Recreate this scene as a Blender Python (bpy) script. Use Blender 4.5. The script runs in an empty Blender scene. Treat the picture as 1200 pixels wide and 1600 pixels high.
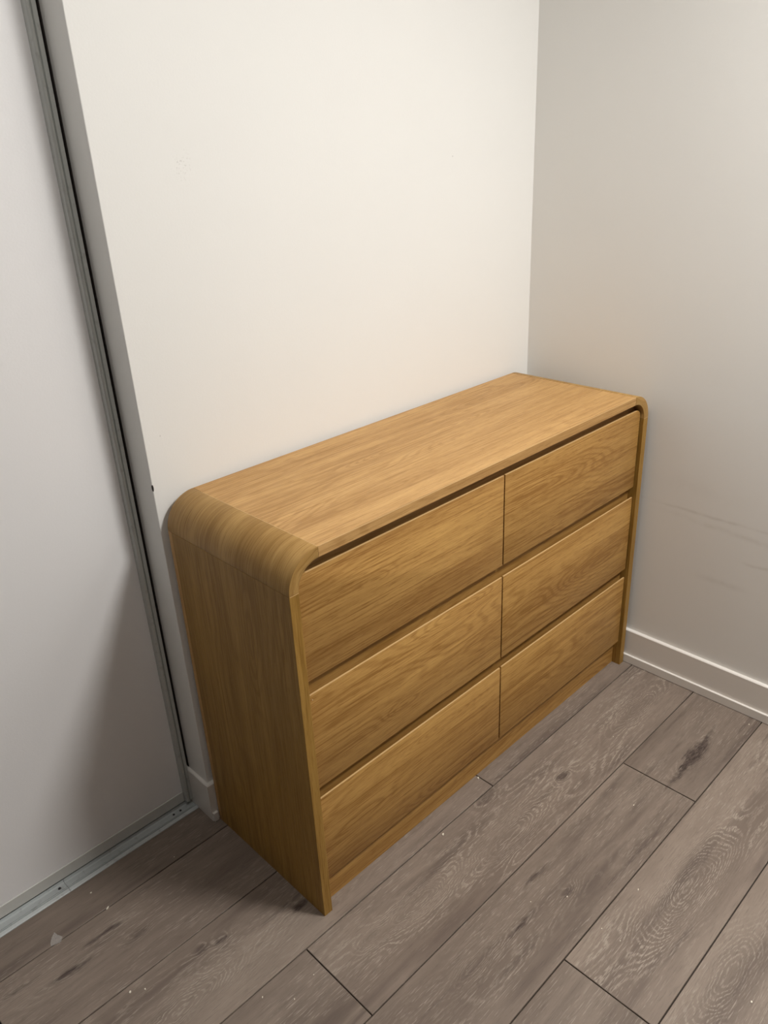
import bpy, bmesh, math, random
from mathutils import Vector, Matrix
S = bpy.context.scene
COL = S.collection

# ---------------------------------------------------------------- camera
F_PX = 1232.27
cd = bpy.data.cameras.new('camera'); cam = bpy.data.objects.new('camera', cd); COL.objects.link(cam)
yw, pt_, ro = math.radians(-43.422), math.radians(-25.2631), math.radians(-2.8492)
fwd = Vector((-math.sin(yw)*math.cos(pt_), math.cos(yw)*math.cos(pt_), math.sin(pt_)))
rt = Vector((math.cos(yw), math.sin(yw), 0)); up = rt.cross(fwd)
r2 = math.cos(ro)*rt+math.sin(ro)*up; u2 = -math.sin(ro)*rt+math.cos(ro)*up
m = Matrix((r2, u2, -fwd)).transposed().to_4x4(); m.translation = Vector((-0.6632, -0.9429, 1.4716))
cam.matrix_world = m
cd.sensor_fit = 'VERTICAL'; cd.sensor_height = 36; cd.lens = F_PX/1600*36; cd.clip_start = .02
S.camera = cam

# ---------------------------------------------------------------- world, light, exposure
w = bpy.data.worlds.new('world'); S.world = w; w.use_nodes = True
w.node_tree.nodes['Background'].inputs[0].default_value = (.9, .92, 1, 1)
w.node_tree.nodes['Background'].inputs[1].default_value = .0
LAMPS = (((.82, -1.18, 2.36), .42, 47), ((-.35, -.25, 2.36), .30, 4.2))      # main ceiling lamp, then an added fill light nearer the wardrobe
for loc_, size_, watt_ in LAMPS:
    ld = bpy.data.lights.new('main_or_fill_light', 'AREA'); ld.shape = 'DISK'; ld.size = size_; ld.energy = watt_
    ld.color = (1, .98, .945)
    lo = bpy.data.objects.new('main_or_fill_light', ld); COL.objects.link(lo); lo.location = loc_
vs = S.view_settings
vs.view_transform = 'Standard'; vs.look = 'None'; vs.gamma = 1; vs.use_curve_mapping = False
vs.exposure = 0
S.display_settings.display_device = 'sRGB'

# ---------------------------------------------------------------- dimensions (metres)
W, D, H, R, T = 1.2, .3905, .8523, .0703, .0213     # chest
YB = .404            # face of the back wall
XR = 1.2206          # face of the right wall
XL = -.0094          # outside corner of the back wall
CEIL = 2.42

# ---------------------------------------------------------------- node helper
class G:
    def __init__(s, name):
        s.m = bpy.data.materials.new(name); s.m.use_nodes = True
        s.t = s.m.node_tree; s.N = s.t.nodes; s.L = s.t.links
        s.b = s.N['Principled BSDF']
    def put(s, sock, v):
        if isinstance(v, bpy.types.NodeSocket): s.L.new(v, sock)
        elif v is not None: sock.default_value = v
    def n(s, typ, out=0, ins=(), **kw):
        nd = s.N.new(typ)
        for k, v in kw.items(): setattr(nd, k, v)
        for k, v in (ins.items() if isinstance(ins, dict) else enumerate(ins)): s.put(nd.inputs[k], v)
        return nd.outputs[out]
    def ma(s, op, a, b=None, c=None, clamp=False):
        return s.n('ShaderNodeMath', 0, [a, b, c][:1 + (b is not None) + (c is not None)], operation=op, use_clamp=clamp)
    def add(s, a, b): return s.ma('ADD', a, b)
    def mul(s, a, b): return s.ma('MULTIPLY', a, b)
    def sub(s, a, b): return s.ma('SUBTRACT', a, b)
    def vm(s, op, a, b=None, out=0):
        nd = s.N.new('ShaderNodeVectorMath'); nd.operation = op; s.put(nd.inputs[0], a[:3] if isinstance(a, tuple) else a)
        if b is not None: s.put(nd.inputs[1], b)
        return nd.outputs[out]
    def noise(s, v, scale=1, det=2, rough=.5, dist=0):
        return s.n('ShaderNodeTexNoise', 0, {'Vector': v, 'Scale': scale, 'Detail': det, 'Roughness': rough, 'Distortion': dist})
    def ramp(s, f, a, b, o0=0., o1=1.):
        return s.n('ShaderNodeMapRange', 0, {'Value': f, 'From Min': a, 'From Max': b, 'To Min': o0, 'To Max': o1}, interpolation_type='SMOOTHSTEP')
    def mix(s, f, a, b, blend='MIX'):
        nd = s.N.new('ShaderNodeMix'); nd.data_type = 'RGBA'; nd.blend_type = blend
        s.put(nd.inputs[0], f); s.put(nd.inputs[6], a); s.put(nd.inputs[7], b); return nd.outputs[2]
    def val(s, c, f):                                   # colour times scalar
        return s.vm('MULTIPLY', c, s.n('ShaderNodeCombineXYZ', 0, [f, f, f]))
    def spot(s, P, c, rad, k=2.0):                      # 1 at centre .. 0 outside, radii per axis
        d = s.vm('LENGTH', s.vm('MULTIPLY', s.vm('SUBTRACT', P, c), tuple(1/r for r in rad)), out=1)
        return s.ma('EXPONENT', s.mul(s.mul(d, d), -k))
    def bump(s, h, strength, dist):
        s.put(s.b.inputs['Normal'], s.n('ShaderNodeBump', 0, {'Height': h, 'Strength': strength, 'Distance': dist}))

def sumup(g, xs):
    r = xs[0]
    for x in xs[1:]: r = g.add(r, x)
    return r

def rgb(h):
    h = h.lstrip('#'); f = lambda c: c/12.92 if c <= .04045 else ((c+.055)/1.055)**2.4
    return tuple(f(int(h[i:i+2], 16)/255) for i in (0, 2, 4)) + (1,)

# ---------------------------------------------------------------- materials
def plain(name, col, rough=.5, metal=0, spec=.5):
    g = G(name); g.put(g.b.inputs['Base Color'], col); g.b.inputs['Roughness'].default_value = rough
    g.b.inputs['Metallic'].default_value = metal; g.b.inputs['Specular IOR Level'].default_value = spec
    return g

def paint(name, col, marks=None, rough=.55):
    g = plain(name, col, rough, 0, .35)
    P = g.n('ShaderNodeTexCoord', 3)
    c = col
    if marks:
        c = marks(g, P, col)
    v = g.ramp(g.noise(P, 1.7, 3), .3, .7, .985, 1.0)
    g.put(g.b.inputs['Base Color'], g.val(c, v))
    g.bump(g.add(g.noise(P, 260, 2), g.mul(g.noise(P, 40, 2), .6)), .06, .002)
    return g.m

WALLC = (.83, .822, .795, 1)
def back_marks(g, P, col):
    # round scuff of tiny grey flecks, two dots, a chip on the outside corner
    ring = g.spot(P, (.1585, YB, 1.4445), (.017, .2, .026), 1.2)
    fl = g.ramp(g.noise(P, 330, 1), .60, .70)
    m1 = g.mul(g.mul(ring, fl), .32)
    d1 = g.mul(g.spot(P, (.8931, YB, 1.428), (.0022, .02, .0022)), .45)
    d2 = g.mul(g.spot(P, (.0259, YB, .9726), (.0018, .02, .0018)), .45)
    c1 = g.ramp(g.spot(P, (XL+.0005, YB, .8735), (.0022, .004, .0075), 1.0), .35, .45)
    c = g.mix(sumup(g, [m1, d1, d2]), col, (.30, .28, .26, 1))
    return g.mix(c1, c, (.02, .015, .012, 1))
def right_marks(g, P, col):
    def streak(y0, z0, y1, z1, wd, k):
        yc, zc = (y0+y1)/2, (z0+z1)/2; sl = (z1-z0)/(y1-y0)
        sx = g.n('ShaderNodeSeparateXYZ', 0, [P]); sp = g.N[-1]
        z = g.sub(sp.outputs[2], g.mul(g.sub(sp.outputs[1], yc), sl))
        wob = g.mul(g.sub(g.noise(P, 14, 2), .5), .012)
        Q = g.n('ShaderNodeCombineXYZ', 0, [0., sp.outputs[1], g.add(z, wob)])
        return g.mul(g.mul(g.spot(Q, (0, yc, zc), (1, abs(y1-y0)*.62, wd), 1.4), k), g.ramp(g.noise(P, 22, 2), .35, .6, .35, 1))
    ms = [streak(-.06, .541, -.36, .540, .0045, .22), streak(-.12, .520, -.40, .505, .008, .14),
          streak(-.19, .362, -.30, .362, .010, .14), streak(-.30, .44, -.38, .445, .005, .22), streak(-.02, .62, -.30, .60, .03, .04)]
    return g.mix(sumup(g, ms), col, (.34, .29, .22, 1))
M = {}
M['wall'] = paint('white_wall_paint', WALLC, back_marks)
M['wall_r'] = paint('white_wall_paint_scuffed', WALLC, right_marks)
M['wall_p'] = paint('white_wall_paint_plain', WALLC)
M['trim'] = paint('trim_enamel', (.80, .765, .72, 1), rough=.35)
M['door'] = paint('door_panel_laminate', (.87, .86, .86, 1), rough=.4)
M['rail'] = plain('door_rail_enamel', (.60, .60, .57, 1), .35).m
M['ceil'] = plain('ceiling_paint', (.85, .84, .82, 1), .8).m
def brushed(name, col, rough):
    g = plain(name, col, rough, .35, .5)
    P = g.n('ShaderNodeTexCoord', 3)
    nz = g.noise(g.vm('MULTIPLY', P, (6, 900, 6)), 1, 2)
    g.put(g.b.inputs['Roughness'], g.ramp(nz, .3, .7, rough-.06, rough+.08))
    dirt = g.ramp(g.noise(P, 60, 3), .58, .72)
    g.put(g.b.inputs['Base Color'], g.mix(g.mul(dirt, .25), col, (.25, .24, .22, 1)))
    return g.m
M['alu'] = brushed('satin_aluminium', (.56, .575, .55, 1), .42)
M['alu_d'] = brushed('aluminium_track', (.60, .63, .63, 1), .5)
M['screw'] = plain('dark_screw', (.10, .10, .11, 1), .3, .9).m
M['chip'] = plain('pale_chip', (.80, .74, .62, 1), .7).m
g = plain('cloudy_tape', (.62, .58, .54, 1), .3); g.b.inputs['Alpha'].default_value = .30; M['tape'] = g.m
M['diff'] = plain('lamp_diffuser', (.9, .9, .88, 1), .4).m
M['far'] = plain('far_wall_dark', (.14, .135, .13, 1), .7).m  # unseen walls, coloured dark to cut bounced light
M['dark'] = plain('closet_dark', (.03, .022, .018, 1), .8).m

def oak(name, light, dark, knots, axis, nring=20, edge=False):
    """honey oak laminate; UV.x runs along the grain, UV.y across it, in metres"""
    g = plain(name, light, .46, 0, .34)
    uv = g.n('ShaderNodeUVMap', 0); P = g.n('ShaderNodeTexCoord', 3)
    V = lambda a, b: g.vm('MULTIPLY', uv, (a, b, 1))
    sep = g.n('ShaderNodeSeparateXYZ', 1, [uv])
    rad = {'x': (1, .45, .45), 'z': (.45, .45, 1)}[axis]
    F = g.add(g.mul(g.noise(V(1.3, 7), 1, 2, .45), 1.0), g.mul(sep, 1.6))
    ks = []
    for (c, A, L, Wd) in knots:
        r = [Wd]*3; r[0 if axis == 'x' else 2] = L
        ks.append((A, g.spot(P, c, r, 1.0)))
    for A, k in ks: F = g.add(F, g.mul(k, A))
    F = g.add(F, g.mul(g.noise(V(22, 160), 1, 2), .012))
    rings = g.ma('SINE', g.mul(F, nring*6.2832))
    rl = g.ma('POWER', g.ramp(rings, -1, 1), 3.0)
    rmask = g.ramp(g.noise(V(1.1, 5.5), 1.0, 1), .40, .62, .12, 1)
    if ks: rmask = g.ma('MINIMUM', g.add(rmask, sumup(g, [g.mul(k, .9) for A, k in ks])), 1.0)
    bands = g.ramp(g.noise(V(.9, 17), 1, 3, .6), .32, .70)
    bands2 = g.ramp(g.noise(g.vm('ADD', V(1.6, 55), (7, 3, 0)), 1, 3, .6), .3, .7)
    pores = g.ramp(g.noise(V(26, 520), 1, 2, .6), .53, .64)
    fine = g.noise(V(9, 330), 1, 3, .7)
    mot = g.noise(V(4, 30), 1, 3)
    lns = g.ramp(g.noise(g.vm('ADD', V(3.6, 210), (3, 9, 0)), 1, 2, .55), .56, .64)
    f = sumup(g, [g.mul(bands, .46), g.mul(bands2, .28), g.mul(g.mul(rl, rmask), .34), g.mul(pores, .42), g.mul(g.ramp(fine, .36, .64), .26), g.mul(lns, .50), g.mul(g.ramp(mot, .3, .7), .06)])
    f = g.ma('MINIMUM', f, 1.15)
    c = g.mix(g.ma('MINIMUM', g.mul(f, .74), 1), light, dark)
    g.put(g.b.inputs['Base Color'], c)
    g.put(g.b.inputs['Roughness'], g.ramp(fine, .3, .7, .42, .54))
    g.bump(g.add(g.mul(pores, -.6), g.mul(fine, .4)), .25, .0006)
    return g.m
HONEY, BROWN = (.60, .360, .140, 1), (.31, .155, .042, 1)
kf = [((.2129, 0, .7255), .10, .05, .012), ((.45, 0, .540), .30, .14, .022), ((.26, 0, .3913), .12, .05, .012), ((.40, 0, .262), .25, .13, .018),
      ((.1195, 0, .1802), .12, .10, .02), ((.76, 0, .745), -.3, .22, .03), ((.70, 0, .575), .25, .10, .02), ((.42, 0, .10), .25, .12, .025), ((.98, 0, .42), .2, .16, .02)]
kf = [((a, .0089, c), A, L, wd) for ((a, b, c), A, L, wd) in kf]
kt = [((.60, .222, H), .42, .26, .030), ((.44, .232, H), .18, .09, .018), ((.30, .08, H), .2, .14, .02), ((.95, .30, H), .2, .2, .02)]
M['oak_front'] = oak('oak_drawer_front', (.57, .33, .100, 1), (.235, .098, .016, 1), kf, 'x')  # same laminate as the top, darkened to deepen the shading of the front
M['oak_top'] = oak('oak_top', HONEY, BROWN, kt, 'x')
M['oak_side_shaded'] = oak('oak_side_shaded', (.41, .236, .055, 1), (.215, .104, .014, 1), [((0, .14, .62), .2, .12, .02)], 'z', 12)  # same laminate again, the side's shade put into the colour
M['oak_curve'] = oak('oak_curve', (.46, .278, .090, 1), (.235, .118, .024, 1), [], 'z', 10)  # between top and side, to carry the painted shade round the bend
M['oak_rail_shaded'] = oak('oak_rail_shaded', (.44, .25, .075, 1), (.26, .125, .026, 1), [], 'x')  # same wood, darkened as shade in the drawer gaps
M['seam_hl'] = plain('pale_seam_highlight', (.62, .40, .18, 1), .4).m  # pale joint lines, and painted highlights along edges
M['inside'] = plain('drawer_box_board', (.45, .36, .25, 1), .6).m

def floor_mat():
    g = plain('grey_oak_laminate', (.3, .25, .2, 1), .5, 0, .3)
    uv = g.n('ShaderNodeUVMap', 0); P = g.n('ShaderNodeTexCoord', 3)
    tone = g.n('ShaderNodeAttribute', 2, attribute_name='tone')
    ring = g.n('ShaderNodeAttribute', 2, attribute_name='ring')
    V = lambda a, b, o=0: g.vm('ADD', g.vm('MULTIPLY', uv, (a, b, 1)), (o, o*1.7, 0))
    # (x, y, ring amplitude, half length, half width, darkness)
    K = [(.967, -.3406, .16, .105, .026, 1.0), (.90, -.345, .03, .10, .012, .8), (1.04, -.335, .02, .09, .010, .6), (.677, -.1364, .16, .03, .016, .75), (-.304, .252, .12, .035, .014, .5), (-.330, .306, .06, .06, .010, .8),
         (-.4245, .2774, .05, .06, .010, .9), (-.1836, .1144, .10, .022, .012, .8), (-.225, .1300, .08, .03, .012, .5), (-.0175, .0584, .12, .030, .016, 1.0),
         (.3948, -.3332, .12, .03, .012, .6), (.3816, -.262, .05, .05, .009, .7), (.2679, -.3096, .05, .06, .008, 1.0), (.0345, -.1052, .16, .04, .016, .15),
         (.590, -.505, .55, .17, .045, .15), (.4924, -.0379, .10, .06, .018, .55), (-.30, .045, .50, .13, .040, .1), (.155, -.120, .40, .10, .030, .1),
         (.43, -.150, -.45, .13, .035, .1), (1.05, -.140, .40, .14, .03, .05), (.145, -.295, .3, .09, .02, .1), (.46, -.66, .4, .14, .04, .15), (-.52, .318, .1, .04, .012, .5), (.20, -.35, .06, .14, .012, .35), (.80, -.28, .05, .12, .016, .25)]
    kn = g.mul(g.sub(g.noise(g.vm('ADD', g.vm('MULTIPLY', g.n('ShaderNodeTexCoord', 3), (14, 95, 1)), (3, 1, 0)), 1, 4, .65), .5), 1.7)
    dark = []; F = g.add(g.noise(V(1.5, 6.5), 1, 2, .5), g.mul(g.n('ShaderNodeSeparateXYZ', 1, [uv]), 1.1))
    km = []
    warp = g.vm('MULTIPLY', g.vm('SUBTRACT', g.n('ShaderNodeTexNoise', 1, {'Vector': P, 'Scale': 22, 'Detail': 3}), (.5, .5, .5)), (.05, .016, 0))
    PW = g.vm('ADD', P, warp)
    for x, y, A, L, wd, dk in K:
        s = g.spot(PW, (x, y, 0), (L, wd, 1), 1.0); F = g.add(F, g.mul(s, A)); km.append(s)
        core = g.mul(g.add(g.mul(g.ramp(g.add(s, g.mul(kn, g.ramp(s, .05, .5))), .42, 1.05), .85), g.mul(g.ma('POWER', s, 2.0), .28)), dk); dark.append(core)
    kmask = g.ma('MINIMUM', sumup(g, km), 1.0)
    F = g.add(F, g.mul(g.noise(V(14, 70, 3), 1, 3), .045))
    rr = g.ma('SINE', g.mul(F, 26*6.2832))
    r1 = g.ma('POWER', g.ramp(rr, -1, 1), 4.0)
    rmask = g.ma('MINIMUM', g.add(g.mul(g.ramp(g.noise(V(1.4, 6, 5), 1, 1), .42, .60), ring), kmask), 1.0)
    brk = g.mul(g.ramp(g.noise(V(70, 420, 9), 1, 2, .6), .40, .56), g.ramp(g.noise(V(7, 30, 19), 1, 2), .36, .60, .25, 1))
    lines = g.mul(g.mul(r1, rmask), brk)
    bands = g.ramp(g.noise(V(1.0, 11, 2), 1, 4, .6), .32, .70)
    dash = g.mul(g.ramp(g.noise(V(28, 420, 4), 1, 2, .6), .56, .68), g.ramp(g.noise(V(3, 14, 8), 1, 2), .38, .58))
    dashd = g.ramp(g.noise(V(24, 380, 6), 1, 2, .6), .54, .72)
    streak = g.ma('MAXIMUM', g.mul(g.ramp(g.noise(V(2.6, 34, 1), 1, 4, .62), .56, .74), .8), g.mul(g.ramp(g.noise(V(1.3, 13, 15), 1, 3, .6), .52, .70), .75))
    mott = g.ramp(g.noise(V(9, 30, 12), 1, 4, .65), .3, .7)
    base = g.mix(bands, (.350, .280, .228, 1), (.235, .182, .148, 1))
    base = g.mix(g.mul(mott, .28), base, (.17, .13, .105, 1))
    base = g.mix(g.mul(streak, .85), base, (.12, .088, .075, 1))
    base = g.mix(g.mul(dashd, .38), base, (.13, .10, .08, 1))
    base = g.mix(g.ma('MINIMUM', g.mul(lines, .60), 1), base, (.56, .485, .40, 1))
    base = g.mix(g.mul(dash, .62), base, (.52, .45, .38, 1))
    dk = g.ma('MINIMUM', sumup(g, dark), 1.0)
    base = g.mix(g.mul(dk, g.ramp(g.noise(V(40, 160, 23), 1, 3, .7), .32, .62, .48, .92)), base, (.045, .028, .026, 1))
    g.put(g.b.inputs['Base Color'], g.val(base, g.mul(tone, .76)))
    g.put(g.b.inputs['Roughness'], g.ramp(dash, 0, 1, .50, .42))
    g.bump(sumup(g, [g.mul(lines, .5), g.mul(dash, .5), g.mul(dashd, -.4)]), .3, .0007)
    return g.m
M['floor'] = floor_mat()

# ---------------------------------------------------------------- mesh helpers
RND = random.Random(4)
def uvmap(bm, grain, off=(0, 0)):
    L = bm.loops.layers.uv.verify()
    ax = 'xyz'.index(grain)
    for f in bm.faces:
        n = [abs(c) for c in f.normal]; k = n.index(max(n))
        if k == ax: a, b = [i for i in range(3) if i != ax]
        else: a = ax; b = [i for i in range(3) if i not in (ax, k)][0]
        for l in f.loops: l[L].uv = (l.vert.co[a]+off[0], l.vert.co[b]+off[1])
def rects(bm, x0, x1, y0, y1, z0, z1):
    v = [bm.verts.new(p) for p in [(x0, y0, z0), (x1, y0, z0), (x1, y1, z0), (x0, y1, z0), (x0, y0, z1), (x1, y0, z1), (x1, y1, z1), (x0, y1, z1)]]
    for q in [(3, 2, 1, 0), (4, 5, 6, 7), (0, 1, 5, 4), (1, 2, 6, 5), (2, 3, 7, 6), (3, 0, 4, 7)]: bm.faces.new([v[i] for i in q])
def prism(bm, pts, axis, a0, a1):
    """polygon in the plane across the axis: x->(y,z)  y->(x,z)  z->(x,y)"""
    def P(p, a): return {'x': (a, p[0], p[1]), 'y': (p[0], a, p[1]), 'z': (p[0], p[1], a)}[axis]
    A = [bm.verts.new(P(p, a0)) for p in pts]; B = [bm.verts.new(P(p, a1)) for p in pts]
    bm.faces.new(A); bm.faces.new(B[::-1])
    for i in range(len(pts)):
        j = (i+1) % len(pts); bm.faces.new((A[j], A[i], B[i], B[j]))
def finish(name, bm, mat, parent=None, bev=0, seg=2, grain=None, off=(0, 0), smooth=0, uvfn=None):
    bmesh.ops.recalc_face_normals(bm, faces=bm.faces)
    if bev:
        es = [e for e in bm.edges if len(e.link_faces) == 2 and e.calc_face_angle(0) > math.radians(40)]
        bmesh.ops.bevel(bm, geom=es, offset=bev, segments=seg, profile=.5, affect='EDGES', clamp_overlap=True)
    bm.normal_update()
    if uvfn: uvfn(bm)
    elif grain: uvmap(bm, grain, off)
    me = bpy.data.meshes.new(name); bm.to_mesh(me); bm.free()
    me.materials.append(mat)
    if smooth:
        me.polygons.foreach_set('use_smooth', [True]*len(me.polygons)); me.set_sharp_from_angle(angle=math.radians(smooth))
    o = bpy.data.objects.new(name, me); COL.objects.link(o)
    if parent: o.parent = parent; o.matrix_parent_inverse = Matrix.Translation(-parent.location)
    return o
def box(name, b, mat, parent=None, bev=0, grain=None, off=(0, 0), seg=2):
    bm = bmesh.new(); rects(bm, *b); return finish(name, bm, mat, parent, bev, seg, grain, off)
def struct(o): o['kind'] = 'structure'; return o
def thing(name, label, cat, loc=(0, 0, 0), group=None):
    o = bpy.data.objects.new(name, None); COL.objects.link(o); o.location = loc; o.empty_display_size = .05
    return tag(o, label, cat, group)
def tag(o, label, cat, group=None):
    o['label'] = label; o['category'] = cat
    if group: o['group'] = group
    return o

# ---------------------------------------------------------------- room shell
X0, Y0 = -2.6, -3.9          # left and front walls (behind the camera)
YC = .56                       # back of the wardrobe recess
struct(box('wall_back', (XL, XR+.1, YB, YC, -.03, CEIL), M['wall'], bev=.0015))
WB = bpy.data.objects['wall_back']
box('gap_shade_strip', (XL-.0016, XL-.0001, .4835, .54, .112, 2.11), M['dark'], WB)            # dark strip added as shade in the gap beside the door edge
struct(box('wall_right', (XR, XR+.1, Y0, YB, -.03, CEIL), M['wall_r']))
struct(box('wall_left', (X0-.1, X0, Y0, YC+.1, -.03, CEIL), M['far']))
struct(box('wall_front', (X0-.1, XR+.1, Y0-.1, Y0, -.03, CEIL), M['far']))
struct(box('wall_closet', (X0, XL, YC, YC+.1, -.03, CEIL), M['wall_p']))
struct(box('trim_1', (X0, XL, YB, YC, 2.12, CEIL), M['wall_p']))      # bulkhead over the wardrobe doors
struct(box('ceiling', (X0-.1, XR+.1, Y0-.1, YC+.1, CEIL, CEIL+.08), M['ceil']))

# floor: sub-floor slab with every laminate plank as its own piece
floor = struct(box('floor', (X0-.1, XR+.1, Y0-.1, YC+.1, -.06, -.0082), M['dark']))
PWD, YS, PL = .1935, -.028, 1.52
joint = {-3: .6, -2: .95, -1: .5305, 0: -.0745, 1: .8183, 2: .2629, 3: 1.05, 4: -.35}
tones = {(-1, 0): 1.02}
for k in range(-3, 21):
    ya, yb = YS-(k+1)*PWD, YS-k*PWD
    ya, yb = max(ya, Y0), min(yb, YC)
    if yb-ya < .01: continue
    j = joint.get(k, RND.uniform(-.5, 1.2))
    xs = [X0]+[j+i*PL for i in range(-3, 4) if X0+.02 < j+i*PL < XR-.02]+[XR]
    for a, b in zip(xs, xs[1:]):
        e = .0013
        bm = bmesh.new(); rects(bm, a+e, b-e, ya+e, yb-e, -.008, 0)
        es = [ed for ed in bm.edges if all(v.co.z > -.001 for v in ed.verts)]
        bmesh.ops.bevel(bm, geom=es, offset=.0007, segments=1, affect='EDGES')
        o = finish('plank', bm, M['floor'], floor, grain='x', off=(RND.uniform(0, 40), RND.uniform(0, 40)))
        me = o.data
        tv = RND.uniform(.92, 1.06); rv = RND.choice([.15, .5, 1.0])
        if k == 2 and a < .5 < b: tv, rv = 1.06, 1.0        # pale plank with strong loops
        if k == 0 and b > .5: tv, rv = 1.05, 1.0
        if k == 1 and a > .7: tv, rv = .93, .1
        if k == 1 and a < .5 < b: tv, rv = .97, .25
        if k == -1: tv, rv = (1.08, .5) if a < 0 else (1.0, .3)
        if k == -2: tv, rv = 1.06, .3
        for nm, v in (('tone', tv), ('ring', rv)):
            at = me.attributes.new(nm, 'FLOAT', 'POINT'); at.data.foreach_set('value', [v]*len(me.vertices))

# skirting: flat board with a smaller shoe strip in front of it
def profile(t, h):    # distance from the wall, height
    return [(0, 0), (t, 0), (t, h-.0025), (t-.002, h-.0005), (0, h)]
SH = .0275
bm = bmesh.new(); prism(bm, [(XR-a, z) for a, z in [(0, .0016)]+[(.011, .0016)]+profile(.011, .1105)[2:]], 'y', Y0, YB)
bbr = struct(finish('baseboard_right', bm, M['trim']))
bm = bmesh.new()
prism(bm, [(XR-.011-a, z) for a, z in [(0, .0016), (.0068, .0016), (.0068, SH-.0008), (.0062, SH), (0, SH)]], 'y', Y0, YB-.0115)
finish('shoe_strip', bm, M['trim'], bbr)
bm = bmesh.new(); prism(bm, [(YB-a, z) for a, z in profile(.0105, .1105)], 'x', XL-.0075, XR-.011)
bbb = struct(finish('baseboard_back', bm, M['trim']))
bm = bmesh.new(); prism(bm, [(YB-.0105-a, z) for a, z in [(0, .002), (.0068, .002), (.0068, SH-.0012), (.0058, SH), (0, SH)]], 'x', XL-.0065, -.0035)
finish('shoe_strip', bm, M['trim'], bbb, bev=.0008)
bm = bmesh.new(); prism(bm, [(XL-a, z) for a, z in [(0, 0), (.0075, 0), (.0075, .108), (.0055, .110), (0, .1105)]], 'y', YB, .4995)
struct(finish('baseboard_closet', bm, M['trim']))

# ---------------------------------------------------------------- sliding wardrobe doors
def door(idx, x0, x1, yf, xt=0):
    d = bpy.data.objects.new('door_%d' % idx, None); COL.objects.link(d); d.location = (x1, yf, .016); struct(d)
    zb, zt = .0175, 2.11
    box('panel', (x0+.012, x1-.012, yf+.010, yf+.020, zb+.004, zt-.004), M['door'], d)
    # stile profile: thin dark lip, rounded bead, flat return
    for s in (1, -1):
        xe = x1 if s == 1 else x0
        prof = [(0, .026), (0, .0012), (.0008, .0002), (.0075, .0002), (.0080, .0010), (.0088, .0034), (.0094, .0018), (.0102, .0000), (.0116, -.0016),
                (.0136, -.0025), (.0158, -.0024), (.0176, -.0012), (.0188, .0008), (.0194, .0040), (.0199, .0097), (.0203, .0098), (.0203, .026)]
        bm = bmesh.new(); prism(bm, [(xe-s*a, yf+b) for a, b in prof], 'z', zb, zt)
        finish('stile', bm, M['alu'], d, smooth=35)
    for z0, z1 in ((zb, .0465), (zt-.03, zt)):
        bm = bmesh.new(); rects(bm, x0+.0205, x1-.0205, yf+.0075, yf+.0225, z0, z1)
        finish('rail', bm, M['rail'], d, bev=.0009)
    return d
door(1, -.98, -.0163, .479)
door(2, X0+.005, -.93, .515)

tr = thing('sliding_door_track', 'silver aluminium track screwed to the floor under the white sliding door', 'door track', (-.88, .48, 0))
prof = [(.4570, 0), (.4570, .0022), (.4578, .0030), (.4668, .0036), (.4669, .0001), (.4686, .0001), (.4687, .0038), (.4706, .0038), (.4707, .0001), (.4724, .0001),
        (.4725, .0034), (.4745, .0026), (.4880, .0020), (.4915, .0030), (.4930, .0085), (.4955, .0085), (.4965, .0028), (.5200, .0024), (.5250, .0085), (.5275, .0085), (.5285, .0024), (.5400, .0022), (.5400, 0)]
SPL = -.3475
for a, b, zz in ((X0+.002, SPL-.0004, 0), (SPL+.0004, -.0175, 0)):
    bm = bmesh.new(); prism(bm, [(y, z) for y, z in prof], 'x', a, b)
    finish('track_rail', bm, M['alu_d'], tr, bev=0)
def screw(x, y, z, r, parent):
    bm = bmesh.new()
    bmesh.ops.create_cone(bm, cap_ends=True, segments=20, radius1=r, radius2=r*.55, depth=r*.55, matrix=Matrix.Translation((x, y, z+r*.275)))
    rects(bm, x-r*.5, x+r*.5, y-r*.09, y+r*.09, z+r*.5, z+r*.62); rects(bm, x-r*.09, x+r*.09, y-r*.5, y+r*.5, z+r*.5, z+r*.62)
    return finish('screw', bm, M['screw'], parent)
screw(-.3618, .4815, .0026, .0036, tr); screw(-.0730, .4815, .0026, .0030, tr); screw(-.0545, .4810, .0026, .0030, tr)
screw(-.70, .4815, .0026, .0036, tr)

# ---------------------------------------------------------------- chest of drawers
ch = thing('chest_of_drawers', 'honey oak six drawer chest with rounded top corners in the room corner', 'chest of drawers', (W/2, D/2, 0))
YF, YR = .0089, .0258       # drawer faces, rails behind them
e = .0002
def seamed_box(name, b, mat, grain, off, bev=.0007): return box(name, b, mat, ch, bev, grain, off)
BK = .012
for s in (0, 1):
    x0 = 0 if s == 0 else W-T
    seamed_box('side_panel', (x0, x0+T, 0, D-BK-.0003, 0, H-R-e), M['oak_side_shaded'], 'z', (3.1+s*5, 1.7+s))
    seamed_box('back_edge', (x0, x0+T, D-BK, D, 0, H-R-e), M['oak_top'], 'z', (9+s, 4))
seamed_box('top_panel', (R+e, W-R-.0012, 0, D, H-T, H), M['oak_top'], 'x', (2, 6))
def arc(cx, cz, r, a0, a1, n=28): return [(cx+r*math.cos(a0+(a1-a0)*i/n), cz+r*math.sin(a0+(a1-a0)*i/n)) for i in range(n+1)]
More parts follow.
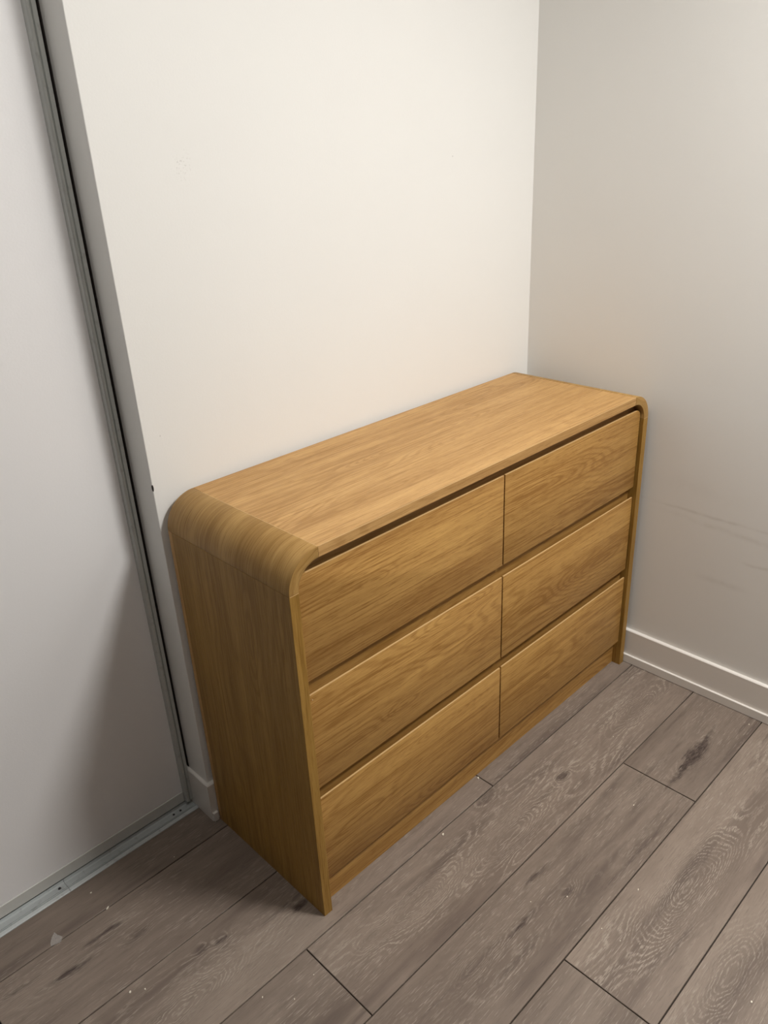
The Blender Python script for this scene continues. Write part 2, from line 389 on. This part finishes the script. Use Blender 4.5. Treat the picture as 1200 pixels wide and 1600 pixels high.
for s in (0, 1):
    cx = R if s == 0 else W-R; sg = -1 if s == 0 else 1
    pts = [(cx+sg*abs(x-cx), z) for x, z in arc(cx, H-R, R, 0, math.pi/2)]+[(cx+sg*abs(x-cx), z) for x, z in arc(cx, H-R, R-T, math.pi/2, 0)]
    bm = bmesh.new(); prism(bm, pts, 'y', 0, D)
    def uvf(bm, cx=cx, s=s):
        L = bm.loops.layers.uv.verify()
        for f in bm.faces:
            fr = abs(f.normal.y) > .8
            for l in f.loops:
                c = l.vert.co; a = math.atan2(c.z-(H-R), abs(c.x-cx)+1e-6); rr = math.hypot(c.x-cx, c.z-(H-R))
                l[L].uv = (a*R+11+s, (rr if fr else c.y)+2.3)
    finish('corner_piece', bm, M['oak_curve'], ch, bev=.0007, smooth=30, uvfn=uvf)
box('edge_highlight', (R+.001, W-R-.002, -.00012, .0006, H-.0009, H+.00012), M['seam_hl'], ch)  # pale strip as a painted highlight on the top's front edge
# pale lines at the joints of the bent corner
for x in (R,):
    box('seam_line', (x-.00035, x+.00035, .0012, D-.03, H-.0012, H-.00008), M['seam_hl'], ch)
for x0 in (0, W-T):
    box('seam_line', (x0+.0012, x0+T-.0008, .0001, .0022, H-R-.0006, H-R+.0006), M['seam_hl'], ch)
box('back_panel', (T, W-T, D-.010, D-.004, .02, H-T), M['inside'], ch)
Z = dict(t1=.8083, b1=.5878, t2=.5565, b2=.3324, t3=.3043, b3=.0844)
box('plinth', (T, W-T, YR, YR+.016, 0, .0965), M['oak_front'], ch, .0004, 'x', (21, 4))
for i, (z0, z1) in enumerate(((Z['t3']-.045, Z['b2']+.012), (Z['t2']-.045, Z['b1']+.012), (Z['t1']-.045, H-T))):
    box('rail', (T, W-T, YR, YR+.016, z0, z1), M['oak_top' if i == 2 else 'oak_rail_shaded'], ch, .0003, 'x', (25+i*3, 4+i))  # topmost rail paler, to offset the shade under the top
box('divider', (W/2-.008, W/2+.008, YR+.017, D-.011, 0.02, H-T), M['inside'], ch)
rows = ((Z['b1'], Z['t1']), (Z['b2'], Z['t2']), (Z['b3'], Z['t3']))
GAP, SG = .0021, .0045
for ri, (z0, z1) in enumerate(rows):
    for s in (0, 1):
        a, b = (T+.0030, W/2-GAP) if s == 0 else (W/2+GAP, W-T-SG)
        pts = [(a, z0), (b, z0)]
        rc = .020 if ri == 0 else 0
        if rc and s == 1: pts += arc(b-rc, z1-rc, rc, 0, math.pi/2, 10)
        else: pts += [(b, z1)]
        if rc and s == 0: pts += arc(a+rc, z1-rc, rc, math.pi/2, math.pi, 10)
        else: pts += [(a, z1)]
        bm = bmesh.new(); prism(bm, pts, 'y', YF, YF+.0036)          # thin front lip; behind it the top edge is cut away as a finger pull
        xi0, xi1 = (a+(rc if s == 0 else 0)+.0004, b-(rc if s == 1 else 0)-.0004)
        prism(bm, [(YF+.0030, z0+.0003), (YR-.0006, z0+.0003), (YR-.0006, z1-.027), (YF+.0036, z1-.0022), (YF+.0030, z1-.0022)], 'x', xi0, xi1)
        d = finish('drawer', bm, M['oak_front'], ch, bev=.0006, smooth=30, grain='x', off=(40+ri*3.3, 12+ri*2.7))
        bd = box('edge_highlight', (xi0+.001, xi1-.001, YF-.00012, YF+.0034, z1-.0007, z1+.00015), M['seam_hl'], d)  # painted highlight along the drawer lip
        bm = bmesh.new()
        xa, xb = (T+.014, W/2-.022) if s == 0 else (W/2+.022, W-T-.014)
        zb, zt = z0+.016, z1-.065
        rects(bm, xa, xa+.012, YR, D-.03, zb, zt); rects(bm, xb-.012, xb, YR, D-.03, zb, zt)
        rects(bm, xa+.012, xb-.012, D-.042, D-.03, zb, zt); rects(bm, xa+.012, xb-.012, YR, D-.042, zb, zb+.006)
        db = finish('drawer_box', bm, M['inside'], ch); db.parent = d; db.matrix_parent_inverse = Matrix.Translation(-ch.location)
        db.matrix_parent_inverse = Matrix.Identity(4)
box('paint_fleck', (.0320, .0336, YF-.0004, YF, .5440, .5450), M['chip'], ch)

# ---------------------------------------------------------------- ceiling lamp and added fill lamp that light the room (above the frame)
for (lx, ly, lz), size_, watt_ in LAMPS:
    cl = thing('main_or_fill_lamp', 'large white flush ceiling lamp nearer the right wall' if lx > 0 else 'unseen fill lamp added on the ceiling in front of the wardrobe doors', 'ceiling lamp', (lx, ly, CEIL))
    bm = bmesh.new(); bmesh.ops.create_cone(bm, cap_ends=True, segments=48, radius1=size_/2+.025, radius2=size_/2+.025, depth=.045, matrix=Matrix.Translation((lx, ly, CEIL-.0225)))
    finish('lamp_base', bm, M['diff'], cl, bev=.004, smooth=30)

# ---------------------------------------------------------------- scraps on the floor
bm = bmesh.new()
pts = [(-.4357, .3600), (-.4170, .3540), (-.4085, .3640), (-.4140, .3745), (-.4165, .3865), (-.4275, .3765), (-.4330, .3680)]
prism(bm, pts, 'z', .0003, .0007)
tag(finish('tape_scrap', bm, M['tape']), 'torn scrap of cloudy clear tape stuck across a plank joint near the door track', 'tape')
def chip(x, y, sx, sy, rot, label):
    rr = random.Random(int((x+y)*9999)); bm = bmesh.new(); n = 6
    pts = []
    for i in range(n):
        a = 2*math.pi*i/n+rr.uniform(-.3, .3); q = rr.uniform(.7, 1.0)
        u, v = sx*math.cos(a)*q, sy*math.sin(a)*q
        pts.append((x+u*math.cos(rot)-v*math.sin(rot), y+u*math.sin(rot)+v*math.cos(rot)))
    prism(bm, pts, 'z', .0001, .0001+min(sx, sy)*.8)
    tag(finish('wood_chip', bm, M['chip']), label, 'wood chip', 'wood chips and crumbs on the floor')
chip(-.3107, .3577, .0058, .0020, .5, 'pale splinter lying on the first plank joint in front of the door track')
chip(-.3179, .4212, .0026, .0018, .3, 'white crumb on the plank beside the track near its middle screw')
chip(-.139, .3706, .0017, .0013, .2, 'tiny white crumb between the track and the chest')
chip(-.3455, .1345, .0022, .0018, 1.2, 'white crumb right of the whitish knot near the bottom left edge')
chip(-.3690, .1500, .0032, .0024, .7, 'off-white crumb on the plank joint near the bottom left edge')
chip(-.1961, -.0447, .0024, .0012, .9, 'pale sliver at the bottom edge of the floor left of the short joint')
chip(-.1559, -.0922, .0016, .0012, .9, 'small pale crumb right of the sliver at the bottom edge')
chip(-.0992, -.0816, .0013, .0010, .1, 'tiny speck just below the plank corner left of centre')
chip(.5255, .0155, .0042, .0026, .6, 'cream chip against the foot of the chest at a plank end')
chip(.3308, -.0383, .0034, .0028, .6, 'cream crumb on the plank joint in front of the lower left drawer')
chip(.3708, -.4331, .0016, .0014, .0, 'white crumb at the lower left end of the looped pale plank')
chip(.3726, -.4741, .0012, .0010, .0, 'tiny white speck on the looped pale plank, lowest one')
chip(.504, -.440, .0026, .0014, .3, 'white crumb near the upper side of the looped pale plank')
chip(.3235, -.2918, .0013, .0011, .0, 'tiny white speck beside the dark crack in the long middle plank')
chip(.3864, -.3404, .0020, .0016, .0, 'white fleck in the small knot of the long middle plank')
chip(.4277, -.7118, .0028, .0020, .4, 'white crumb near the bottom right corner of the floor')
chip(1.172, -.394, .0028, .0013, .2, 'tan sliver on the floor close to the right skirting board')
chip(.7089, -.3137, .0032, .0012, -.2, 'tan sliver below the short joint beside the dark knotted plank')
chip(.8869, -.153, .0012, .0010, 0, 'tiny speck on the plank in front of the lower right drawer')
